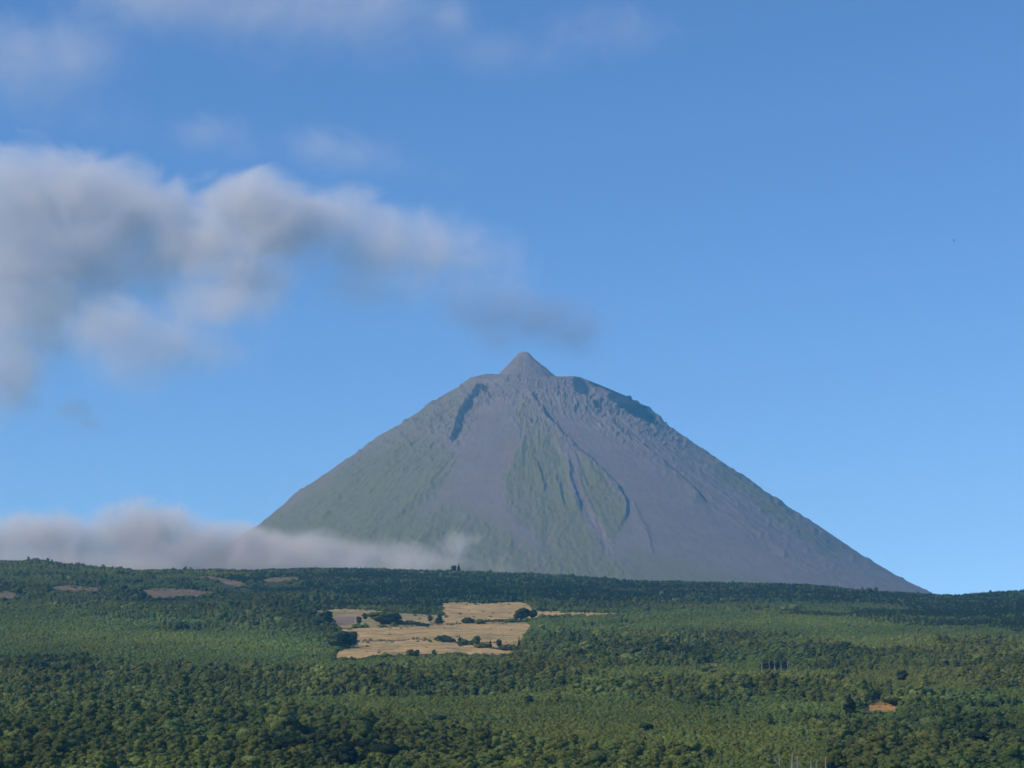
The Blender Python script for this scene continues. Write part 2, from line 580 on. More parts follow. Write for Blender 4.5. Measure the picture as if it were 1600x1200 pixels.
def zones(c, v, zs):
    s = np.zeros(np.shape(c))
    for cx, cy, rx, ry, w in zs:
        s = s + w * np.exp(-0.7 * (((c - cx) / rx) ** 2 + ((v - cy) / ry) ** 2))
    return s


def treeness(x, y, c, v):
    return zones(c, v, TREE_ZONES) - 1.15 * zones(c, v, SHRUB_ZONES) + 0.50 * fbm(x / 95.0, y / 150.0, 51, 3) + 0.55 * fbm(x / 34.0, y / 60.0, 57, 2) - 0.18


def coniferness(x, y, c, v):
    edge = np.interp(c, [0, 400, 470, 830, 1000, 1250, 1450, 1600], [905, 925, 945, 952, 955, 955, 975, 990])
    return (edge - v) / 9.0 + 2.2 * fbm(x / 140.0, y / 200.0, 61, 3) - 2.2 * sstep(430, 150, c) - 2.2 * zones(c, v, [(720, 899, 130, 7, 1), (1455, 940, 60, 7, 1.2), (1160, 952, 220, 6, 1), (330, 897, 160, 6, 1), (860, 925, 60, 4, .8)])


def scatter(y0, y1, s0, s1, seed):
    r = np.random.default_rng(seed)
    X, Y = [], []
    y = y0
    while y < y1:
        s = s0 + (s1 - s0) * (y - y0) / (y1 - y0)
        w = 0.272 * y + 125
        xs = np.arange(-w, w, s)
        X.append(xs + r.uniform(-.46, .46, len(xs)) * s)
        Y.append(y + r.uniform(-.46, .46, len(xs)) * s)
        y += s
    return np.concatenate(X), np.concatenate(Y), r


def blocked(c, v, hpx, seed=0, ragged=1.0):
    r_ = np.random.default_rng(seed + 900)
    n = len(c)
    c2, v2 = c + ragged * 3.5 * r_.normal(size=n), v + ragged * .9 * r_.normal(size=n)
    m = np.zeros(n, bool)
    strag = r_.random(n)
    for i, p in enumerate(CLEAR):
        hit = np.zeros(n, bool)
        for k in (0, .35, .7, 1.0, 1.25) + ((1.6, 2.0) if 4 <= i <= 9 else ()):
            hit |= in_poly(c2, v2 - k * hpx, p)
        if ragged > 1:                    # low growth creeps in along the margins
            d_, _, _ = poly_dist(c2[hit], 2 * v2[hit], [(a_, 2 * b_) for a_, b_ in p], True)
            lim = np.full(n, 2.0)
            lim[hit] = (.988 if i < len(FIELDS) else .93) - (.42 if i < len(FIELDS) else .3) * np.exp(-(d_ / 3.2) ** 2)
            hit &= strag < lim
        m |= hit
    return m


def snag_gap(c, v, hpx):                  # room kept open round the bare trunks
    return (c > 1206) & (c < 1292) & (v - .5 * hpx > 1168) & (v < 1290)


def tints(x, y, c, v, r, kind):
    """Leaf colour of every plant: the patch and zone it stands in and its own chance."""
    n = len(x)
    patch = fbm(x / 120.0, y / 170.0, 71, 3)
    hue = .8 * fbm(x / 210.0, y / 260.0, 81, 2) + .5 * fbm(x / 26.0, y / 40.0, 83, 2) + 0.2 * r.normal(size=n)
    clump = fbm(x / 30.0, y / 46.0, 87, 2)
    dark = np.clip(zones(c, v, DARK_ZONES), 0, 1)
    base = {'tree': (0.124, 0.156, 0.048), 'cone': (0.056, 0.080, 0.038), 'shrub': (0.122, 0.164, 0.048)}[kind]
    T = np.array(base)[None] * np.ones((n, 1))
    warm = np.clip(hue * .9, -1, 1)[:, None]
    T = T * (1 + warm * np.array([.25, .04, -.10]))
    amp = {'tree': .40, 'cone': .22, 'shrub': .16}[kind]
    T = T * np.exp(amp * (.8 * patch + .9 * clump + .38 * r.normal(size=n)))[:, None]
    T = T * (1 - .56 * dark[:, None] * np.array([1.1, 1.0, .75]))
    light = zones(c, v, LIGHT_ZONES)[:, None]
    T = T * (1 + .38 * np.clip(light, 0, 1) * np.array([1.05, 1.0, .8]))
    olive = zones(c, v, [(790, 1112, 240, 16, 1), (1400, 1060, 200, 25, .5), (900, 1150, 260, 25, .5)])[:, None]
    T = T * (1 + np.clip(olive, 0, 1) * np.array([.12, .0, -.08]))
    return T


def make_forest(name, sources, X, Y, Z, scale, tint, label, cat):
    n = len(X)
    me = bpy.data.meshes.new(name)
    me.vertices.add(n)
    me.vertices.foreach_set('co', np.stack([X, Y, Z], -1).astype(np.float32).ravel())
    r = np.random.default_rng(len(name))
    for nm, typ, vals, fld in (('size', 'FLOAT_VECTOR', scale, 'vector'), ('turn', 'FLOAT', r.uniform(0, 6.283, n), 'value'),
                               ('which', 'INT', r.integers(0, len(sources), n), 'value'), ('tint', 'FLOAT_VECTOR', tint, 'vector')):
        a = me.attributes.new(nm, typ, 'POINT')
        a.data.foreach_set(fld, np.ascontiguousarray(vals, np.int32 if typ == 'INT' else np.float32).ravel())
    o = link(name, me)
    ng = bpy.data.node_groups.new(name + '_plants', 'GeometryNodeTree')
    ng.interface.new_socket('Geometry', in_out='INPUT', socket_type='NodeSocketGeometry')
    ng.interface.new_socket('Geometry', in_out='OUTPUT', socket_type='NodeSocketGeometry')
    N, L = ng.nodes, ng.links
    gi, go = N.new('NodeGroupInput'), N.new('NodeGroupOutput')
    ip = N.new('GeometryNodeInstanceOnPoints')
    jn = N.new('GeometryNodeJoinGeometry')
    for s in reversed(sources):
        oi = N.new('GeometryNodeObjectInfo')
        oi.transform_space = 'ORIGINAL'
        oi.inputs['Object'].default_value = s
        oi.inputs['As Instance'].default_value = True
        L.new(oi.outputs['Geometry'], jn.inputs[0])

    def named(nm, typ):
        q = N.new('GeometryNodeInputNamedAttribute')
        q.data_type = typ
        q.inputs[0].default_value = nm
        return q.outputs[0]
    L.new(gi.outputs[0], ip.inputs['Points'])
    L.new(jn.outputs[0], ip.inputs['Instance'])
    ip.inputs['Pick Instance'].default_value = True
    L.new(named('which', 'INT'), ip.inputs['Instance Index'])
    cx = N.new('ShaderNodeCombineXYZ')
    L.new(named('turn', 'FLOAT'), cx.inputs[2])
    L.new(cx.outputs[0], ip.inputs['Rotation'])
    L.new(named('size', 'FLOAT_VECTOR'), ip.inputs['Scale'])
    L.new(ip.outputs[0], go.inputs[0])
    md = o.modifiers.new('plants', 'NODES')
    md.node_group = ng
    return tag(o, label, cat, kind='stuff')


# ---- broadleaf trees
X, Y, r = scatter(690, 3620, 4.5, 6.4, 1)
c, v = picture_of(X, Y)
hs = np.exp(.23 * r.normal(size=len(X))) * (1 + .36 * np.clip(treeness(X, Y, c, v), -.4, 1.1)) * np.interp(Y, [700, 1300, 3600], [.74, .70, .74])
hpx = hs * 9.0 * F / Y
keep = (treeness(X, Y, c, v) + .15 * r.normal(size=len(X)) > 0) & ~blocked(c, v, hpx) & ~snag_gap(c, v, hpx)
keep &= (coniferness(X, Y, c, v) < 0) | (r.random(len(X)) < .12)
X, Y, c, v, hs, hpx = X[keep], Y[keep], c[keep], v[keep], hs[keep], hpx[keep]
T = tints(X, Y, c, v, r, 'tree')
Z = ground(X, Y)
# the nearest 290 that show become things of their own
shows = (c > 4) & (c < 1596) & (v - hpx * .9 < 1192)
order = np.argsort(np.where(shows, Y, 1e9))[:290]
solo = np.zeros(len(X), bool)
solo[order] = True
scale = np.stack([hs, hs, hs * r.uniform(.9, 1.1, len(X))], -1)
tvar = np.linalg.norm(np.log(T[:, None] / np.array([t for _, t in TINTS])[None]), axis=2).argmin(1)


def tree_thing(x, y, z, shape, s, tint, turn, label, group, crowns=CROWN, trunks=TRUNK, name='broadleaf_tree', cat='tree'):
    e = bpy.data.objects.new(name, None)
    COL.objects.link(e)
    e.location, e.rotation_euler = (x, y, z), (0, 0, turn)
    e.scale = (s, s, s) if isinstance(s, (int, float)) else s
    tag(e, label, cat, group)
    t = trunks[shape % len(trunks)] if isinstance(trunks, list) else trunks
    k = link('crown', crowns[shape], None, e)
    k['tint'] = [float(q) for q in tint]
    link('trunk', t, None, e)
    return e, k


PLACES = ['at the bottom left corner', 'left of the bottom dark clump', 'beside the bottom dark clump', 'below the smooth olive scrub',
          'right of the smooth olive scrub', 'left of the bare white trunks', 'around the bare white trunks', 'below the orange clearing', 'at the bottom right corner']
made, seen_labels = [], {}
yrank = np.argsort(np.argsort(Y[order]))
for q, i in enumerate(order):
    row = ('in front', 'midway', 'further back')[min(2, int(3 * yrank[q] / len(order)))]
    sh = int(r.integers(0, 8))
    size = 'tall' if hs[i] > 1.12 else 'small' if hs[i] < .86 else 'middling'
    pl = PLACES[int(np.clip(np.searchsorted([180, 380, 580, 760, 960, 1170, 1310, 1480], c[i]), 0, 8))]
    lab = f"{size} {TINTS[tvar[i]][0]} tree with {SHAPES[sh][0]} crown, {row} {pl}".replace('middling ', '')
    e, k = tree_thing(X[i], Y[i], Z[i], sh, tuple(float(a) for a in scale[i]), T[i], float(r.uniform(0, 6.28)), lab, 'broadleaf trees of the nearest wood')
    made.append((e, k, sh))
SRC = [next(k for _, k, s in made if s == j) for j in range(8)]
m = ~solo
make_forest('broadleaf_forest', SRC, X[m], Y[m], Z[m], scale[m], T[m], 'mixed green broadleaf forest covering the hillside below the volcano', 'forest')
print('broadleaf', m.sum())


# ---- single trees, bushes and trunks one can point to
def solo_tree(cc, vv, hp, shape, tint, label, wide=1.0, kind='leaf', group=None, y=None):
    if y is None:
        x, y, z = at_ground(cc, vv)
    else:
        x = (cc - 800) / F * y * 1.02
        z = float(ground(x, y))
    h = hp * y / F
    if kind == 'leaf':
        s = h / SHAPES[shape][2]
        return tree_thing(x, y, z, shape, (s * wide, s * wide, s), tint, random.uniform(0, 6), label, group)
    if kind == 'cone':
        s = h / (12.2, 13.7, 11.2)[shape]
        return tree_thing(x, y, z, shape, (s * wide, s * wide, s), tint, random.uniform(0, 6), label, group, CONE, CTRUNK, 'conifer_tree')
    o = link('shrub', SHRUB[shape], None, None, (x, y, z))
    s = h / 2.1
    o.scale, o.rotation_euler = (s * wide, s * wide, s), (0, 0, random.uniform(0, 6))
    o['tint'] = list(tint)
    return tag(o, label, 'shrub', group), o


DK, MD, OL, LT = (0.044, 0.062, 0.030), (0.080, 0.108, 0.040), (0.11, 0.118, 0.040), (0.11, 0.15, 0.045)
BLK = (0.024, 0.036, 0.022)
GH = 'bushes and trees between the dry fields'
cones, bushes = [], []
cones.append(solo_tree(718, 897, 15, 0, DK, 'lone pointed conifer standing up on the ridge, the taller of the pair', 1.3, 'cone', y=3585))
solo_tree(710, 897, 12, 0, DK, 'round tree on the ridge close beside the lone pointed conifer', 1.3, y=3585)
cones.append(solo_tree(1329, 1120, 34, 2, BLK, 'tall very dark tree standing left of the orange clearing', 1.7, 'cone'))
cones.append(solo_tree(686, 975, 17, 2, DK, 'dark pointed tree at the corner where the dry fields meet', 1.7, 'cone', GH))
cones.append(solo_tree(718, 1007, 14, 1, DK, 'slim dark conifer on the left part of the lower field hedge', 1.5, 'cone', GH))
cones.append(solo_tree(766, 1013, 13, 0, DK, 'pointed dark conifer in the middle of the lower field hedge', 1.3, 'cone', GH))
cones.append(solo_tree(811, 1014, 20, 1, DK, 'thin upright conifer at the right end of the lower field hedge', .9, 'cone', GH))
for cc, vv, hp, sh, w, t, lab in [
        (604, 977, 15, 6, 2.0, MD, 'wide green bush mound in the yellowish dry field'), (995, 1036, 22, 0, 1.2, BLK, 'round black-green tree at the left of the dark grove above the pale trunks'), (1040, 1034, 24, 1, 1.2, BLK, 'broad black-green tree in the middle of the dark grove above the pale trunks'), (1070, 1034, 23, 3, 1.2, DK, 'lopsided dark tree at the right of the dark grove above the pale trunks'), (1205, 1052, 18, 1, 1.5, DK, 'broad dark tree behind the row of grey trunks'), (1225, 1050, 17, 0, 1.3, DK, 'round dark tree behind the row of grey trunks'), (561, 978, 11, 0, 1.0, DK, 'small round dark tree beside the grey ploughed strip'),
        (571, 970, 9, 3, 1.0, DK, 'dark tree behind the small round tree in the yellowish field'), (672, 974, 10, 0, .9, MD, 'green round tree left of the dark pointed field tree'),
        (744, 1011, 13, 0, 1.15, MD, 'bushy round tree in the middle of the lower field hedge'), (780, 1014, 11, 0, 1.0, DK, 'dark round tree right of the pointed hedge conifer'),
        (818, 970, 14, 1, 1.25, DK, 'dark broad tree at the right end of the dark upper hedge'), (832, 969, 12, 3, 1.2, DK, 'dark lopsided tree at the start of the pale field track'),
        (806, 972, 10, 0, 1.1, MD, 'lower green tree against the right end of the upper hedge'), (643, 1030, 12, 7, 1.0, MD, 'ragged tree poking above the front edge of the lowest field'),
        (651, 1030, 11, 0, .9, MD, 'rounded tree beside the ragged tree at the lowest field'), (678, 1030, 12, 2, 1.0, MD, 'oval tree on the right along the front edge of the lowest field'),
        (547, 1013, 20, 4, 1.1, DK, 'dark twin-topped tree at the tip of the clump that shades the lowest field'), (536, 1014, 21, 0, 1.2, DK, 'dark round tree inside the clump that shades the lowest field'),
        (523, 1015, 20, 1, 1.0, MD, 'broad tree at the near side of the clump that shades the lowest field'), (508, 984, 22, 0, 1.2, DK, 'big dark round tree at the end of the grove behind the shaded clump'),
        (496, 984, 21, 3, 1.2, DK, 'dark lopsided tree in the grove behind the shaded clump'), (73, 1052, 22, 1, 1.5, DK, 'broad dark tree alone in the light green scrub on the left'),
        (86, 1050, 20, 0, 1.2, DK, 'round dark tree touching the broad dark tree in the left scrub'), (27, 1040, 16, 0, 1.2, DK, 'dark round tree left of the broad dark tree in the left scrub'),
        (1262, 1036, 15, 6, 1.2, BLK, 'low black-green tree alone in the light scrub on the right'), (1408, 1068, 20, 3, 1.2, DK, 'dark lopsided tree above the orange clearing'),
        (1543, 1072, 17, 0, 1.1, BLK, 'round black-green tree in the scrub near the right edge'), (1510, 1058, 14, 1, 1.1, DK, 'broad dark tree left of the round black-green tree at the right'),
        (1398, 1104, 12, 6, 1.8, DK, 'low dark tree on the upper rim of the orange clearing'), (825, 1103, 15, 0, 1.4, DK, 'round dark tree at the upper edge of the smooth olive scrub'),
        (1010, 1148, 16, 6, 1.2, DK, 'low dark tree crown on the right in the smooth olive scrub'), (686, 1136, 17, 1, 1.2, DK, 'dark broad tree in the lower part of the smooth olive scrub'),
        (678, 1178, 28, 0, 1.3, DK, 'big round dark tree below the smooth olive scrub'), (575, 1196, 40, 0, 1.2, BLK, 'biggest round black-green tree in the dark clump at the bottom'),
        (540, 1205, 44, 4, 1.2, BLK, 'biggest twin-topped black-green tree in the dark clump at the bottom'), (455, 1195, 40, 1, 1.2, BLK, 'biggest broad black-green tree left of the bottom dark clump'),
        (600, 1200, 34, 6, 1.3, BLK, 'low spreading black-green tree right of the bottom dark clump'), (1530, 1185, 40, 0, 1.4, BLK, 'biggest round black-green tree in the dark wood at bottom right'),
        (1460, 1160, 30, 1, 1.4, BLK, 'broad black-green tree in the dark wood under the orange clearing'), (1505, 1150, 28, 3, 1.4, BLK, 'lopsided black-green tree at the top of the dark wood on the right'),
        (1580, 1165, 34, 2, 1.4, BLK, 'tall oval black-green tree at the right edge of the dark wood'), (826, 1182, 24, 6, 1.6, BLK, 'low black-green tree shading the light scrub at the bottom centre')]:
    k_ = 1.3 if vv < 1034 and 500 < cc < 840 else 1.0
    solo_tree(cc, vv, hp * k_, sh, t, lab, w * 1.1, 'leaf', GH if vv < 1034 and 500 < cc < 840 else 'dark trees standing out of the hillside')
for cc, vv, hp, w, t, lab in [
        (612, 976, 7, 2.0, OL, 'olive shrub right of the wide green bush mound'), (640, 977, 5, 2.4, MD, 'low green shrub in the right half of the yellowish field'), (660, 979, 4, 2.0, DK, 'smallest dark shrub left of the field-corner trees'),
        (694, 1002, 6, 1.6, DK, 'dark shrub at the left end of the lower field hedge'), (702, 1004, 6, 1.4, DK, 'shrub right of the first dark hedge shrub'), (726, 1009, 6, 1.6, MD, 'shrub at the foot of the slim hedge conifer'),
        (755, 1013, 6, 1.5, MD, 'shrub between the bushy round tree and the pointed hedge conifer'), (790, 1016, 6, 1.8, MD, 'shrub right of the dark round hedge tree'), (800, 1017, 6, 1.7, OL, 'olive shrub near the thin upright hedge conifer'),
        (731, 974, 6, 1.5, DK, 'dark shrub at the left start of the upper hedge')]:
    bushes.append(solo_tree(cc, vv, hp * 1.3, int(random.random() * 4), t, lab, w * 1.1, 'bush', GH))

# dead trees and pale trunks
DEADM = [trunk_mesh(8.0 + i, 0.24, 60 + i, (3, 6, 9)[i], (1.2, 1.6, 2.3)[i]) for i in range(3)]
for m_ in DEADM:
    m_.materials.append(M_dead)
for cc, vv, hp, k, lab in [
        (1227, 1205, 30, 1, 'bare white tree trunk, the leftmost tall one at the bottom right'), (1257, 1206, 20, 0, 'bare white trunk in the close pair at the bottom right'), (1265, 1206, 18, 1, 'bare forked trunk touching the white trunk of the close pair'),
        (1281, 1205, 23, 0, 'bare white trunk standing right of the close pair'), (1211, 1204, 27, 2, 'leafless grey tree with many branches left of the white trunks'), (1238, 1204, 24, 2, 'leafless grey tree between the white trunks'),
        (420, 1148, 22, 2, 'leafless pinkish grey tree above the dark clump at the bottom'), (308, 1150, 24, 2, 'leafless grey tree in the left forest'), (131, 1160, 20, 2, 'leafless pale tree among the bottom left trees'), (216, 1196, 18, 2, 'leafless pale tree low in the bottom left trees'),
        (1017, 1040, 16, 0, 'pale trunk under the dark grove, the leftmost of its three'), (1046, 1040, 17, 0, 'pale trunk under the dark grove, the middle one of three'), (1065, 1040, 18, 0, 'pale trunk under the dark grove, nearest to the small clearing'),
        (1190, 1055, 18, 1, 'grey trunk at the left end of the trunk row'), (1203, 1055, 17, 0, 'pale trunk second from the left in the trunk row'), (1212, 1056, 19, 1, 'forked grey trunk in the middle of the trunk row'),
        (1221, 1056, 18, 0, 'pale trunk right of the forked one in the trunk row'), (1231, 1056, 18, 1, 'grey trunk at the right end of the trunk row'), (1245, 1060, 14, 2, 'leafless grey tree right of the trunk row')]:
    y = None if vv < 1185 or cc < 1000 else 745.0 + (cc % 7) * 4
    if y is None:
        x, y, z = at_ground(cc, vv)
    else:
        x = (cc - 800) / F * y * 1.0
        z = float(ground(x, y))
        hp = (CAMZ + y * slope_of_row(vv - hp) - z) / y * F
    s = hp * (1.35 if vv < 1100 else 1.0) * y / F / (8.0 + k)
    o = link('dead_tree', DEADM[k], None, None, (x, y, z))
    o.scale, o.rotation_euler = (s * .85, s * .85, s), (random.uniform(-.06, .06), random.uniform(-.06, .06), random.uniform(0, 6))
    tag(o, lab, 'dead tree', 'bare trunks and leafless trees')


# ---- conifers of the upper band
X, Y, r = scatter(2150, 3640, 5.6, 6.4, 2)
c, v = picture_of(X, Y)
hs = np.minimum(np.exp(.2 * r.normal(size=len(X))) * .48, .64 - .10 * sstep(3300, 3550, Y))
keep = (coniferness(X, Y, c, v) > 0) & ~blocked(c, v, hs * 12 * F / Y, 2)
X, Y, c, v, hs = X[keep], Y[keep], c[keep], v[keep], hs[keep]
wide = hs * r.uniform(1.7, 2.4, len(X))
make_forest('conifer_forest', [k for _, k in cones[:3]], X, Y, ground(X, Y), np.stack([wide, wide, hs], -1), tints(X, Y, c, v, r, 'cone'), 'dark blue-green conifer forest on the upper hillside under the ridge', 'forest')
print('conifers', len(X))

# ---- scrub between the trees
X, Y, r = scatter(690, 3640, 3.4, 5.8, 4)
c, v = picture_of(X, Y)
hs = np.exp(.16 * r.normal(size=len(X))) * (1.35 + .45 * fbm(X / 60, Y / 60, 91, 2)) * np.interp(Y, [700, 3600], [.92, 1.35])
keep = ~blocked(c, v, hs * 2.0 * F / Y, 3, 1.3) & ~(snag_gap(c, v, hs * 2 * F / Y) & (Y < 775)) & ((treeness(X, Y, c, v) < .35) | (r.random(len(X)) < .4)) & ((coniferness(X, Y, c, v) < 1) | (r.random(len(X)) < .3))
X, Y, c, v, hs = X[keep], Y[keep], c[keep], v[keep], hs[keep]
low = np.where(in_clearing(c, v), r.uniform(.22, .5, len(X)), 1.0)
hs = hs * low
wide = hs * r.uniform(1.0, 1.35, len(X))
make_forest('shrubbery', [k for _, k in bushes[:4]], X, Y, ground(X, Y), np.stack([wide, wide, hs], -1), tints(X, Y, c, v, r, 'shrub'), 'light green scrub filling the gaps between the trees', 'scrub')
print('shrubs', len(X))


# ---- field walls and the dark hedge
def wall_line(name, pts, w, h, mat, label, cat, seed):
    P = []
    for (c0, v0), (c1, v1) in zip(pts[:-1], pts[1:]):
        n = max(2, int(abs(c1 - c0) / 1.2))
        for t in np.linspace(0, 1, n, endpoint=False):
            P.append(at_ground(c0 + (c1 - c0) * t, v0 + (v1 - v0) * t))
    P = np.array(P)
    k = 5
    P[:, 1] = np.convolve(np.pad(P[:, 1], (k, k), 'edge'), np.ones(2 * k + 1) / (2 * k + 1), 'valid')
    P[:, 2] = ground(P[:, 0], P[:, 1])
    V, n = [], 9
    for i, p in enumerate(P):
        d = P[min(i + 1, len(P) - 1)] - P[max(i - 1, 0)]
        side = np.array([-d[1], d[0], 0]) / (np.hypot(d[0], d[1]) + 1e-6)
        hh = h * (1 + .5 * mnoise.noise(Vector((i * .31, seed, 0))))
        for j in range(n):
            a = math.pi * j / (n - 1)
            q = 1 + .35 * mnoise.noise(Vector((i * .7, j * .9, seed)))
            V.append(p + side * (w * q * math.cos(a)) + np.array([0, 0, hh * q * math.sin(a) - .2]))
    o = link(name, mesh_np(name, np.array(V), grid_faces(len(P), n)), mat)
    return tag(o, label, cat)


gw = NT('field_stone')
M_wall = gw.surf(gw.mix(gw.noise(.8, 4), (0.085, 0.065, 0.05), (0.17, 0.13, 0.10)), bump=gw.noise(2, 3), bump_d=.4)
gw = NT('hedge_leaves')
M_hedge = gw.surf(gw.mix(gw.noise(.5, 4), (0.020, 0.030, 0.016), (0.055, 0.055, 0.030)), bump=gw.noise(1.5, 4), bump_d=.8)
wall_line('stone_wall', [(566, 1003), (610, 1003), (640, 1001), (664, 1001)], .9, 1.5, M_wall, 'low brown stone wall between the middle and lowest dry fields', 'wall', 1)
wall_line('stone_wall', [(600, 981), (640, 980), (680, 978), (720, 976)], .7, 1.0, M_wall, 'thin low wall under the wide green bush mound', 'wall', 2)
wall_line('hedge', [(726, 975), (760, 973), (800, 972), (822, 972)], 2.0, 3.6, M_hedge, 'long dark hedge between the highest and middle dry fields', 'hedge', 3)
wall_line('hedge', [(700, 1003), (740, 1010), (780, 1016), (815, 1019)], 1.4, 2.0, M_hedge, 'low slanting hedge between the middle and lowest dry fields', 'hedge', 4)

# ================================================================== VOLCANO
YM = 9000.0
XA = (833 - 800) / F * (YM * CP + YM * slope_of_row(700) * SP)
LEFT = [(400, 824.5), (430, 800.5), (460, 772), (510, 738), (560, 702.5), (600, 672), (630, 655), (665, 631), (690, 614), (720, 597), (735, 588), (750, 585), (775, 580), (833, 579)]
RIGHT = [(833, 581), (868, 582), (890, 583), (905, 587), (940, 595), (965, 604.5), (985, 615.5), (1003, 622.5), (1030, 652), (1060, 670), (1100, 698.5), (1150, 735), (1200, 773), (1240, 799), (1290, 832), (1360, 882), (1410, 913), (1440, 930), (1460, 940)]


def prof(pts):
    out = []
    for c_, v_ in pts:
        r_ = 0.0
        # the outline runs where the flank turns away, a little in front of the axis
        s_ = min(.42, float(slope_of_row(v_)) / (.70 if v_ > 625 else .45)) if v_ > 590 else .1
        for _ in range(12):
            x, _, z = place(c_, v_, YM - r_ * s_)
            r_ = abs(x - XA) / math.sqrt(1 - s_ * s_)
        out.append((r_, z))
    out.sort()
    rr, zz = np.array([a for a, _ in out]), np.array([b for _, b in out])
    rr[0] = 0.0
    k = (zz[-1] - zz[-4]) / (rr[-1] - rr[-4])
    ext = np.array([rr[-1] + 400, rr[-1] + 1100, rr[-1] + 2000])
    return np.concatenate([rr, ext]), np.concatenate([zz, [zz[-1] + k * .9 * 400, zz[-1] + k * .9 * 400 + k * .65 * 700, zz[-1] + k * .9 * 400 + k * .65 * 700 + k * .4 * 900]])


rl, zl = prof(LEFT)
rr_, zr = prof(RIGHT)
NA, NR = 1500, 460
# angles: dense on the side that faces the viewpoint
th = np.concatenate([np.linspace(-math.pi, 0, 1180, endpoint=False), np.linspace(0, math.pi, 320, endpoint=False)])
rad = np.concatenate([np.linspace(0, 900, 250, endpoint=False), np.linspace(900, 3300, 330, endpoint=False), np.linspace(3300, 3900, 20)])
TH, RAD = np.meshgrid(th, rad, indexing='xy')
ct = np.cos(TH)
wr = sstep(-1, 1, ct * 1.0)
hz = (1 - wr) * np.interp(RAD, rl, zl) + wr * np.interp(RAD, rr_, zr)
MX, MY = XA + RAD * ct, YM + RAD * np.sin(TH)
fr = sstep(.15, -.2, np.sin(TH))                      # features live on the front, fading round the sides
hz = hz - .24 * np.minimum(RAD, 330) * np.maximum(0, -np.sin(TH)) * sstep(1500, 330, RAD)
# crater bowl and the little summit cone
hz = hz - 22 * sstep(230, 110, RAD)
px_, _, pz_ = place(818, 549.0, YM)
dxp, dyp = MX - px_, MY - (YM + 0.0)
dp = np.hypot(dxp, dyp)
sl = np.where(dxp < 0, 1.12, .90)
cone = pz_ - np.where(dp < 20, dp * .38, 7.6 + (dp - 20) * sl) + 5 * fbm(MX / 26, MY / 26, 15, 3)
hz = np.where((dp < 190), np.maximum(hz, cone), hz)
C0, V0 = project(MX, MY, hz)

def P(*a):
    return list(a)


disp = np.zeros_like(hz)
slope_fade = sstep(40, 330, RAD)
# fine relief: ribs and gullies running straight down the flanks
ang = TH * 1.0
warp = .018 * fbm(C0 / 40, V0 / 40, 29, 3)
ribs = fbm((ang + warp) * 20, RAD / 520.0, 31, 4) * sstep(150, 900, RAD)
fine = .45 * fbm(C0 / 5.0, V0 / 6.0, 33, 4) + .55 * fbm((ang + warp * .6) * 62, RAD / 150.0, 34, 3) * sstep(120, 700, RAD)
grain = fbm(MX / 24.0, MY / 24.0, 35, 3)
smooth_scree = np.zeros_like(hz)
dark = np.zeros_like(hz)  # dark cliff rock, plus shade painted on crater wall, gully and ribs
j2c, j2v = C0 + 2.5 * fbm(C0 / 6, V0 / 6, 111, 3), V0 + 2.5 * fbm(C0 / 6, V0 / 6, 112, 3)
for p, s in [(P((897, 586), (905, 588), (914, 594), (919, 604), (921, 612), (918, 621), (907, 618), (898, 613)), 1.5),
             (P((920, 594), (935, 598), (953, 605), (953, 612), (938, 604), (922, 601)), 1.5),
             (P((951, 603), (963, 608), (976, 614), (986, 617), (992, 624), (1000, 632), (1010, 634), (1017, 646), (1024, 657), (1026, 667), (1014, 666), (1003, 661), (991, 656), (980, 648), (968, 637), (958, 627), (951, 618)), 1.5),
             (P((746, 600), (756, 598), (764, 612), (758, 614), (752, 607), (748, 619), (740, 623), (737, 640), (729, 646), (724, 660), (721, 673), (713, 683), (706, 692), (703, 686), (709, 666), (713, 650), (719, 638), (728, 625), (738, 614)), 1.5),  # gully shade, painted as a dark patch
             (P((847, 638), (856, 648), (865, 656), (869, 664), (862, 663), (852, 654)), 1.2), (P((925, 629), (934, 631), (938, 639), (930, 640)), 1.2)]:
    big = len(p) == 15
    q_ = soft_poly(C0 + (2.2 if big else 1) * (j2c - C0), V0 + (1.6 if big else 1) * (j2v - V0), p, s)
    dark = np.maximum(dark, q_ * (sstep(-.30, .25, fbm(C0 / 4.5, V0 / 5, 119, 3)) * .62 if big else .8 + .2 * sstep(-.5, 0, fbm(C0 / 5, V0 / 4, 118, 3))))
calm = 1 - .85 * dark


SCREE = [P((752, 640), (792, 622), (812, 690), (786, 740), (790, 790), (850, 855), (838, 862), (770, 815), (700, 790), (655, 800), (705, 740), (728, 690)),
         P((850, 640), (880, 645), (960, 690), (1040, 740), (1120, 800), (1230, 880), (1300, 915), (1010, 905), (960, 860), (975, 815), (978, 782), (940, 735), (895, 690))]
for p in SCREE:
    smooth_scree = np.maximum(smooth_scree, soft_poly(C0, V0, p, 10))
relief = (7 * ribs + 5.0 * fine) * (1 - .55 * sstep(930, 1080, C0)) * (1 - .85 * smooth_scree) + 2.0 * grain * (1 - .5 * smooth_scree)
upper = sstep(760, 610, V0)
rocky = np.maximum(0, fbm(C0 / 8.0, V0 / 9.0, 37, 4)) * upper * (1 - .85 * smooth_scree)
disp += slope_fade * (9 + 5 * upper) * np.maximum(0, fbm(C0 / 6, V0 / 7, 131, 4) - .22) * (1 - .9 * smooth_scree) * calm
disp += slope_fade * (relief + 15 * rocky * sstep(330, 600, RAD)) * calm


